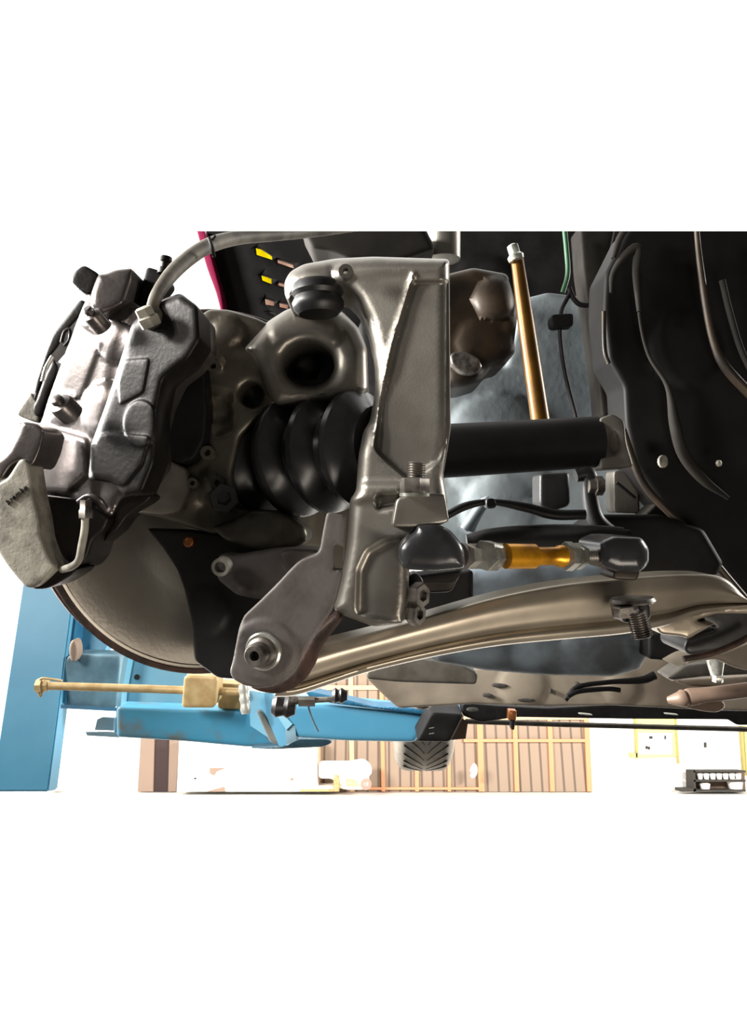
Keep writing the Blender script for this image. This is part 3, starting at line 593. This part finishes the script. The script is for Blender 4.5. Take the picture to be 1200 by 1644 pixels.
hs = thing('brake_hose', 'dusty grey brake hose arching from the caliper to the top', 'hose', P(245, 490, .5))
mk('hose_tube', tube([(241, 506, .45), (254, 470, .46), (285, 430, .485), (330, 397, .52), (380, 382, .56), (440, 377, .6), (500, 372, .64), (580, 362, .68)], [9, 10.5, 12, 12, 11, 10, 9, 8], 16), M['hose'], hs)
mk('cable_tie', tube([(336, 382, .505), (341, 398, .5), (344, 412, .505)], 3), M['black'], hs)
mk('tie_tail', tube([(341, 386, .505), (346, 378, .505)], 2, smooth=False), M['black'], hs)
tag(mk('wing_support', relief([(480, 360), (680, 360), (700, 400), (640, 420), (560, 416), (530, 404), (500, 400)], .75, .05, 10), M['dirt']), 'dark dirty support above the head of the cast link', 'support')

#================================================================== BRAKE DISC
AX = (RIGHT * .6 - FWD * .78 - UP * .1).normalized()
DC = P(370, 796, .62); R0 = .163
bd = thing('brake_disc', 'worn steel brake disc with a rusty rim below the caliper', 'brake disc', DC - AX * .03)
mk('friction_ring', lathe(DC, AX, [(0, .02), (-.008, .02), (-.008, R0 * .99), (-.006, R0), (-.0015, R0), (0, R0 * .988), (0, R0 * .955), (-.0012, R0 * .95), (-.0006, R0 * .6), (-.002, R0 * .58), (-.004, .05), (0, .02)], 128), M['disc'], bd)
mk('rusty_lip', lathe(DC, AX, [(-.008, R0 * .93), (-.0078, R0 * 1.0), (-.001, R0 * 1.004), (.0008, R0 * .997), (.001, R0 * .975), (0, R0 * .97)], 128, closed=True), M['rust'], bd)
mk('vent_band', lathe(DC, AX, [(-.018, R0 * .9), (-.018, R0 * .972), (-.008, R0 * .972), (-.008, R0 * .9)], 96, closed=True), M['black'], bd)
mk('outer_ring', lathe(DC, AX, [(-.028, R0 * .5), (-.028, R0 * .995), (-.026, R0 * 1.004), (-.019, R0 * 1.004), (-.018, R0 * .995), (-.018, R0 * .5)], 128, closed=True), M['rust'], bd)
mk('disc_shade_sheet', relief([(235, 848), (300, 850), (470, 870), (480, 1000), (400, 1092), (350, 1088), (312, 1060), (308, 1000), (296, 945), (285, 915), (262, 880)], .565, .01, 6, bumps=[(330, 980, 40, 6)]), M['rubber'], bd)  # dark sheet shaped like the soft shade lying on the disc

#================================================================== STEERING KNUCKLE
kn = thing('steering_knuckle', 'greasy cast steering knuckle behind the caliper and axle boot', 'knuckle', P(360, 860, .56))
mk('knuckle_body', relief([(318, 510), (335, 497), (365, 497), (410, 510), (432, 520), (455, 540), (460, 640), (420, 670), (388, 700), (375, 760), (380, 815), (420, 822), (390, 850), (345, 858), (300, 845), (262, 832), (213, 822), (246, 800), (262, 740), (290, 752), (316, 740), (332, 700), (333, 650), (326, 600), (330, 570), (318, 540)], .55, .03, 12, 10,
    bumps=[(345, 580, 16, 8), (350, 660, 22, -9), (335, 770, 16, 10), (305, 800, 20, 8), (350, 640, 30, 5), (365, 530, 26, 8)], subs=[([(330, 620), (372, 630), (370, 690), (345, 700), (335, 660)], -8, 8), ([(262, 745), (300, 760), (285, 820), (225, 820), (250, 800)], -5, 6)],
    holes=[ell(404, 634, 19, 20, 16)]), M['knuc'], kn)
mk('knuckle_lobe', relief([(391, 561), (405, 545), (430, 516), (460, 497), (490, 488), (520, 488), (550, 500), (575, 525), (590, 560), (592, 628), (575, 642), (445, 650), (430, 636), (420, 600), (405, 570)], .545, .05, 24, 28, holes=[ell(496, 586, 41, 34, 24)], bumps=[(490, 520, 60, 10)], tilt=(0, -.0001)), M['cast'], kn)
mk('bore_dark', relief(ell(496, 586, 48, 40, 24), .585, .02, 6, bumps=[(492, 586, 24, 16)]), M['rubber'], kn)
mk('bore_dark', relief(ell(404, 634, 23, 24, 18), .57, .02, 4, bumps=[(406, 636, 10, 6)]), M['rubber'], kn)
mk('lug_ear', relief([(262, 741), (270, 738), (300, 752), (306, 790), (290, 822), (262, 828), (213, 823), (246, 802)], .525, .02, 5, 4, tilt=(.0003, 0)), M['castd'], kn)
mk('lower_tongue', relief([(340, 846), (370, 836), (396, 822), (410, 818), (440, 819), (468, 830), (492, 848), (495, 866), (478, 878), (440, 886), (400, 882), (360, 866)], .53, .04, 12, 10, bumps=[(425, 845, 26, 5)]), M['knuc'], kn)
for x, y, r in ((336, 728, 12), (345, 590, 11), (352, 776, 11), (312, 776, 9)):
    mk('bolt_boss', ring(P(x, y, .54), -FWD, r * .45 * .54 / F, r * .54 / F, .006, 20), M['knuc'], kn)
mk('socket_screw', nut(P(360, 800, .535), -FWD + RIGHT * .2, .012, .01), M['rubber'], kn)
tag(mk('knuckle_plug', relief(ell(303, 870, 9, 9, 14), .53, .01, 4), M['copper']), 'small copper coloured plug hanging below the knuckle', 'plug')
lb = thing('lower_ball_joint', 'dark steel lower joint arm left of the plate bracket', 'ball joint', P(400, 950, .52))
mk('joint_arm', relief([(345, 905), (355, 888), (378, 892), (410, 885), (440, 880), (475, 878), (515, 882), (512, 900), (480, 930), (450, 960), (415, 962), (380, 955), (350, 930)], .52, .03, 14, 10, bumps=[(396, 955, 14, 6)]), M['steel'], lb)
mk('tube_socket', ring(P(360, 908, .505), -FWD - RIGHT * .15 - UP * .1, .0042, .007, .008, 28), M['dust'], lb)
mk('pinch_ear', relief([(450, 886), (468, 882), (512, 886), (495, 898), (470, 918), (458, 912)], .5, .02, 6), M['steel'], lb)

#================================================================== CV BOOT
bo = thing('axle_boot', 'ribbed black rubber axle boot in the centre', 'axle boot', P(480, 835, .55))
BA = P(392, 740, .615); BB = P(592, 720, .53); ba = (BB - BA).normalized(); Lb = (BB - BA).length
prof = [(-.035, .03), (-.035, .049), (-.012, .051), (-.010, .044), (.0, .044)]
def pr(i0, i1, r, v): # one convolution: sharp ridge then valley
    w_ = i1 - i0; return [(i0, v), (i0 + w_ * .12, r - .002), (i0 + w_ * .2, r), (i0 + w_ * .36, r), (i0 + w_ * .44, r - .002), (i0 + w_ * .7, v + .002), (i0 + w_ * .9, v)]
xs = [0, .20, .42, .66, .88, 1.1]
for a, b, r, v in zip(xs, xs[1:], (.0505, .0535, .052, .049, .046), (.038, .035, .034, .033, .032)): prof += pr(a * Lb, b * Lb, r, v)
be_ = mk('bellows', lathe(BA, ba, prof, 72), M['rubr'], bo)
mk('boot_clamp', lathe(BA, ba, [(-.007, .044), (-.007, .0475), (-.001, .0475), (-.001, .044)], 72, closed=True), M['bolt'], be_)
mk('joint_housing', lathe(BA, ba, [(-.06, .03), (-.06, .045), (-.036, .052), (-.02, .053), (-.012, .0525), (-.012, .04)], 64), M['black'], bo)

#================================================================== CAST LINK (large silver arm)
lk = thing('cast_suspension_link', 'tall cast aluminium suspension link standing in the centre', 'suspension link', P(600, 1003, .47))
link = [(457, 472), (457, 452), (466, 436), (488, 424), (540, 415), (600, 412), (722, 416), (722, 600), (722, 690), (712, 765), (718, 800), (719, 838), (690, 850), (660, 880), (658, 905), (656, 960), (650, 1001), (600, 1006), (562, 992), (535, 979), (541, 960), (549, 925), (558, 870), (561, 830), (562, 802), (572, 788), (576, 730), (584, 692), (594, 676), (601, 640), (604, 600), (601, 560), (591, 515), (575, 482), (558, 464), (545, 462), (538, 472), (522, 464), (495, 462), (476, 474), (463, 486)]
mk('link_body', relief(link, .48, .045, 19, 26, grid=5, ridges=[([(664, 440), (650, 490), (630, 552), (612, 640), (602, 700), (602, 722), (622, 742), (652, 768)], 4, 4)], tilt=(-.00012, 0),
    subs=[([(662, 452), (722, 452), (722, 690), (706, 740), (655, 770), (625, 745), (603, 722), (612, 640), (632, 550)], -9, 5),
          ([(562, 776), (650, 776), (640, 800), (562, 806)], 7, 7), ([(605, 795), (648, 793), (640, 812), (606, 818)], -12, 5),
          ([(574, 985), (576, 915), (590, 885), (620, 868), (660, 860), (656, 1000)], -10, 6), ([(535, 380), (722, 380), (722, 430), (560, 445)], 5, 12)],
    bumps=[(548, 440, 16, 8), (500, 440, 34, 6)]), M['cast'], lk)
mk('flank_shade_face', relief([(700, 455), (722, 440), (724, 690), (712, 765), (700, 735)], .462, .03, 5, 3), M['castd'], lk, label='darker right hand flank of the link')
mk('upper_ball_boot', lathe(P(512, 505, .485), UP + RIGHT * -.05, [(0, .014), (.004, .018), (.008, .0185), (.012, .0165), (.015, .0185), (.02, .0175), (.022, .016)], 36), M['rubber'], lk)
mk('clamp_bracket', relief([(629, 846), (637, 801), (652, 794), (714, 792), (722, 838), (700, 842), (668, 846)], .44, .025, 5, 4), M['cast'], lk)
mk('grease_nipple', ring(P(556, 440, .46), -FWD, .002, .005, .006, 20), M['castd'], lk)
mk('lower_nut', nut(P(665, 955, .475), RIGHT * .6 + FWD * -.5, .009, .008, .5), M['bolt'], lk)
mk('lower_nut', nut(P(660, 985, .475), RIGHT * .6 + FWD * -.5, .008, .008, .5), M['bolt'], lk)
tag(mk('link_washer', relief([(655, 925), (668, 918), (680, 930), (680, 945), (668, 948), (656, 942)], .49, .02, 4), M['rubber']), 'black washer sticking out right of the link foot', 'washer')
tag(mk('seal_strip', relief([(662, 930), (742, 916), (725, 950), (690, 952)], .56, .02, 4), M['brown']), 'brown metal strip just right of the link foot', 'strip')
sb = thing('link_bolt', 'upright threaded bolt and nut on the clamp bracket of the cast link', 'bolt', P(668, 795, .43))
mk('thread', stud(P(668, 796, .43), P(669, 742, .43), .0063, .0015), M['bolt'], sb)
mk('nut', nut(P(666, 792, .43), UP, .0095, .0095, .6), M['bolt'], sb)
mk('washer', lathe(P(666, 797, .43), UP, [(0, .0095), (.002, .0095), (.002, .005)], 28), M['zinc'], sb)

#================================================================== ADJUSTABLE ROD
tr_ = thing('adjustable_tie_rod', 'tie rod with gold adjuster between two black rubber joints', 'tie rod', P(830, 905, .5))
D = .5
mk('joint_boot', relief([(640, 880), (650, 865), (668, 852), (670, 842), (700, 840), (722, 850), (738, 868), (745, 880), (748, 912), (700, 917), (648, 914), (641, 900)], .44, .04, 22, 18), M['rubr'], tr_)
def seg_(name, x0, x1, y0, y1, prof, m, sg=24, d0=.48, d1=.5):
    a = P(x0, y0, d0); b = P(x1, y1, d1); Ls = (b - a).length
    mk(name, lathe(a, b - a, [(t * Ls, r * .49 / F) for t, r in prof], sg), M[m], tr_)
seg_('rod_neck', 735, 775, 893, 893, [(0, 22), (.4, 20), (1, 17)], 'steel')
seg_('hex_sleeve', 748, 785, 893, 893, [(0, 15), (0, 20), (.9, 21), (1, 18)], 'zinc', 6)
seg_('lock_nut', 776, 796, 892, 892, [(0, 14), (.05, 25), (.85, 25), (1, 20), (1, 12)], 'zinc', 6)
seg_('lock_nut', 795, 815, 892, 892, [(0, 16), (.2, 21), (.8, 21), (1, 16)], 'zinc', 6)
seg_('adjuster', 812, 918, 893, 893, [(0, 14), (0, 20), (.42, 20), (.44, 15), (.56, 15), (.6, 15), (.76, 15), (.8, 18), (.98, 18), (1, 14)], 'gold', 28)
seg_('lock_nut', 906, 922, 893, 893, [(0, 14), (.1, 24), (.8, 24), (1, 18)], 'zinc', 6, .495, .5)
seg_('lock_nut', 922, 934, 893, 893, [(0, 14), (.2, 22), (.8, 22), (1, 16)], 'zinc', 6, .5, .505)
seg_('threaded_rod', 930, 975, 893, 892, [(i / 24, 11 if i % 2 else 9.5) for i in range(25)], 'bolt', 20, .5, .51)
mk('end_joint_boot', relief([(962, 870), (985, 860), (1030, 862), (1042, 880), (1042, 905), (1030, 918), (990, 918), (966, 908)], .5, .05, 20, 16), M['rubr'], tr_)
mk('joint_stud', relief([(985, 915), (1030, 915), (1024, 932), (984, 930)], .53, .03, 4), M['brown'], tr_)
tag(mk('rod_shadow_bracket', relief([(662, 925), (720, 917), (745, 914), (730, 935), (690, 936), (668, 938)], .53, .03, 5), M['black']), 'black edge of the subframe under the left rod joint', 'bracket')

#================================================================== PLATE BRACKET
pb = thing('plate_bracket', 'grey steel plate bracket bolted at the bottom centre', 'bracket', P(430, 1105, .45))
mk('front_plate', relief([(524, 826), (528, 822), (556, 828), (553, 870), (549, 925), (541, 960), (534, 980), (520, 1000), (500, 1028), (488, 1048), (478, 1072), (462, 1090), (440, 1101), (415, 1105), (392, 1100), (374, 1090), (369, 1078), (374, 1062), (379, 1036), (384, 1008), (392, 988), (420, 962), (448, 934), (468, 912), (482, 899), (508, 889), (514, 882), (519, 852)], .45, .012, 5, 4, subs=[(ell(424, 1044, 52, 50, 28), 4, 6)], holes=[[(538, 876), (552, 878), (550, 915), (536, 914)]], tilt=(0, 0)), M['steel'], pb)
mk('rear_cup', relief([(540, 985), (552, 992), (530, 1020), (516, 1042), (508, 1064), (494, 1088), (472, 1106), (448, 1114), (420, 1111), (400, 1103), (440, 1098), (470, 1080), (486, 1050), (506, 1016)], .475, .03, 8, 6), M['rust'], pb)
mk('arm_bush', relief(ell(440, 1062, 52, 52, 28), .49, .03, 10), M['rubber'], pb)
c0 = P(424, 1045, .447); nn = (-FWD - RIGHT * .25 - UP * .02).normalized(); u_ = .445 / F
mk('washer', lathe(c0, nn, [(0, 20 * u_), (0, 31 * u_), (.0025, 31 * u_), (.0035, 28 * u_), (.0035, 15 * u_)], 40), M['zinc'], pb)
mk('bolt_head', lathe(c0 + nn * .0035, nn, [(0, 17 * u_), (0, 25 * u_), (.003, 24 * u_), (.004, 19 * u_), (.011, 18 * u_), (.012, 16 * u_), (.012, 8 * u_), (.004, 8 * u_)], 36), M['bolt'], pb)
# anti-roll link seen below
al = thing('anti_roll_link', 'small black link with ball ends below the plate bracket', 'link', P(500, 1143, .9))
mk('ball_end', lathe(P(438, 1132, .95), RIGHT + UP * -.1, [(0, .012), (.006, .016), (.016, .013), (.022, .016), (.032, .01)], 20), M['rubber'], al)
mk('link_rod', tube([(468, 1124, .94), (500, 1124, .94), (550, 1122, .94)], [8, 5, 4]), M['bolt'], al)
mk('ball_end', lathe(P(534, 1117, .93), RIGHT, [(0, .008), (.004, .011), (.008, .008), (.012, .011), (.02, .006)], 20), M['rubber'], al)
mk('lock_nut', lathe(P(480, 1126, .935), RIGHT, [(0, .007), (.022, .007)], 6), M['castd'], al)
tag(mk('safety_wire', tube([(494, 1128, .95), (500, 1150, .95), (511, 1175, .95)], 1.6), M['blueg']), 'thin grey wire hanging over the blue arm', 'wire')

#================================================================== BRAKE CALIPER
ca = thing('brake_caliper', 'large gunmetal brake caliper at the upper left', 'brake caliper', P(140, 945, .5))
body = [(122, 520), (136, 485), (150, 470), (172, 462), (205, 478), (232, 496), (262, 480), (290, 470), (318, 492), (321, 545), (300, 575), (268, 600), (250, 640), (240, 690), (245, 745), (225, 790), (195, 800), (180, 830), (150, 838), (118, 800), (60, 794), (45, 740), (20, 735), (14, 722), (30, 676), (62, 690), (78, 640), (100, 580)]
mk('caliper_body', relief(body, .5, .05, 16, 16, grid=5, tilt=(-.00028, 0),
    bumps=[(188, 550, 34, 12), (172, 658, 46, 15), (150, 505, 20, 8), (102, 655, 26, 9)],
    subs=[([(128, 520), (165, 545), (130, 640), (84, 640)], 5, 6), ([(182, 560), (210, 470), (330, 470), (330, 600), (250, 640), (250, 820), (150, 820), (160, 720)], -7, 10),
          ([(30, 672), (140, 705), (145, 760), (110, 792), (40, 790), (0, 760)], 9, 7)]), M['cal'], ca)
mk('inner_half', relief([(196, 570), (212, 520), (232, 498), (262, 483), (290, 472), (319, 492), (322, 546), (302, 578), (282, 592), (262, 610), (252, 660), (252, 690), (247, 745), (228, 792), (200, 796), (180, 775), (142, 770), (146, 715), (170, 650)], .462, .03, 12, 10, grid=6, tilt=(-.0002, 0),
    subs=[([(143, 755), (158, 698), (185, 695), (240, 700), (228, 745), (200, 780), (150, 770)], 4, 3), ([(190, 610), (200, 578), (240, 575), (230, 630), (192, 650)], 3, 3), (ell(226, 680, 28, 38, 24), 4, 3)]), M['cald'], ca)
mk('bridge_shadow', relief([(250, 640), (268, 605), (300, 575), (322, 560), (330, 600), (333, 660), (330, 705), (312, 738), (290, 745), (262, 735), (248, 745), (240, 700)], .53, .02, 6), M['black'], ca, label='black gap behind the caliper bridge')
for (x, y, r) in ((150, 508, 11), (99, 650, 14)):
    mk('mounting_bolt', lathe(P(x, y, .455), -FWD * .7 + UP * .5 - RIGHT * .3, [(-.01, r * .0006), (.0, r * .0006), (.002, r * .00055), (.003, r * .0003), (.006, r * .0003), (.007, r * .0002)], 20), M['cal'], ca)
mk('spring_clip', relief([(113, 452), (120, 436), (135, 425), (160, 440), (158, 452), (146, 475), (132, 470)], .49, .03, 4), M['cald'], ca)
mk('crossover_block', relief([(150, 460), (158, 440), (170, 440), (185, 433), (214, 430), (212, 450), (206, 468), (200, 488), (180, 498), (160, 506), (145, 492), (146, 475)], .48, .03, 9, 8), M['cal'], ca)
mk('top_lug', relief([(236, 428), (262, 436), (270, 450), (248, 478), (240, 496), (216, 510), (222, 480)], .5, .02, 5), M['black'], ca)
mk('bleed_valve', lathe(P(264, 440, .495), UP + RIGHT * .12, [(0, .005), (.004, .005), (.004, .0035), (.008, .0035), (.009, .0045), (.0125, .004)], 12), M['cald'], ca)
mk('banjo_bolt', lathe(P(238, 512, .445), -FWD * .5 + UP - RIGHT * .4, [(-.005, .007), (.001, .0075), (.002, .006), (.007, .006), (.008, .004)], 6), M['dust'], ca)
mk('banjo_fitting', relief([(222, 505), (235, 490), (250, 488), (262, 500), (258, 520), (240, 528), (224, 522)], .452, .015, 7), M['castd'], ca)
mk('pad_shim', relief([(130, 480), (140, 486), (136, 500), (105, 535), (92, 560), (78, 575), (70, 610), (58, 640), (50, 655), (58, 610), (75, 560), (84, 538), (105, 512)], .54, .015, 4), M['cald'], ca)
mk('pad_shim', relief([(60, 640), (72, 605), (86, 575), (95, 590), (80, 625), (66, 670), (56, 668), (52, 655)], .535, .015, 4), M['cald'], ca)
mk('pad_tab', relief([(26, 664), (50, 628), (56, 640), (66, 652), (62, 680), (34, 670)], .54, .015, 4), M['dust'], ca)
mk('pad_pin', tube([(68, 612, .52), (74, 590, .52), (84, 572, .52)], 3), M['zinc'], ca)
mk('retaining_ring', tube([(99, 550, .52), (104, 533, .52), (112, 530, .52), (112, 545, .52), (104, 556, .52)], 3), M['cald'], ca)
mk('bridge_strap', relief([(16, 722), (30, 694), (36, 676), (60, 680), (73, 692), (66, 722), (56, 745), (46, 752), (34, 738), (18, 748), (4, 770), (-6, 778), (-6, 740), (4, 734)], .47, .03, 7, 6), M['cal'], ca)
mk('lower_block', relief([(50, 790), (60, 794), (122, 801), (150, 812), (178, 830), (170, 850), (150, 868), (142, 895), (128, 912), (112, 918), (84, 918), (70, 880), (60, 840)], .49, .04, 9, 7, subs=[([(62, 880), (110, 905), (84, 920), (66, 890)], -8, 4)]), M['cald'], ca)
ep_ = mk('end_plate', relief([(-6, 778), (4, 773), (14, 766), (24, 750), (31, 739), (38, 736), (46, 743), (50, 770), (54, 795), (62, 830), (67, 865), (76, 890), (90, 912), (72, 930), (56, 944), (42, 943), (26, 925), (8, 902), (0, 888), (-6, 880)], .465, .02, 5, 4, grid=6), M['dust'], ca, label='dusty pale end plate with cast lettering')
mk('bottom_lip', relief([(50, 944), (72, 928), (92, 912), (112, 912), (126, 912), (118, 922), (92, 938), (76, 945), (60, 946)], .475, .03, 5), M['cald'], ca)
mk('carrier_bracket', relief([(180, 800), (205, 778), (225, 788), (246, 795), (240, 805), (205, 830), (190, 852), (165, 872), (172, 850), (184, 830)], .5, .02, 6), M['cald'], ca)
bp_ = mk('bridge_pipe', tube([(137, 826, .455), (136, 850, .455), (131, 878, .455), (126, 900, .455), (114, 910, .46), (100, 914, .47)], 6, 14), M['dust'], ca)
mk('pipe_union', lathe(P(138, 832, .455), UP, [(0, .0035), (0, .0048), (.005, .0048), (.006, .004), (.012, .004)], 6), M['bolt'], bp_)
mk('dust_flange', tube([(126, 806, .47), (142, 796, .465), (160, 802, .465), (170, 816, .47)], 4), M['cal'], ca)
# cast lettering
cu = bpy.data.curves.new('lettering', 'FONT'); cu.body = 'brembo'; cu.size = 1; cu.extrude = .03; cu.shear = .15
to = bpy.data.objects.new('lettering_tmp', cu); S.collection.objects.link(to); bpy.context.view_layer.update()
me = bpy.data.meshes.new_from_object(to); bpy.data.objects.remove(to)
bm = bmesh.new(); bm.from_mesh(me); xs_ = [v.co.x for v in bm.verts]; wid = max(xs_) - min(xs_)
ang = math.radians(40); k = 42.0 / wid
for v in bm.verts:
    x = v.co.x * k; y = v.co.y * k * 1.1; px = 13 + x * math.cos(ang) - y * math.sin(ang); py = 812 - x * math.sin(ang) - y * math.cos(ang)
    v.co = P(px, py, .4630 - (.0006 if v.co.z > 0 else -.0006))
mk('lettering', bm, M['cald'], ep_, False)

for o in list(S.objects):
    if '_w' in o: del o['_w']
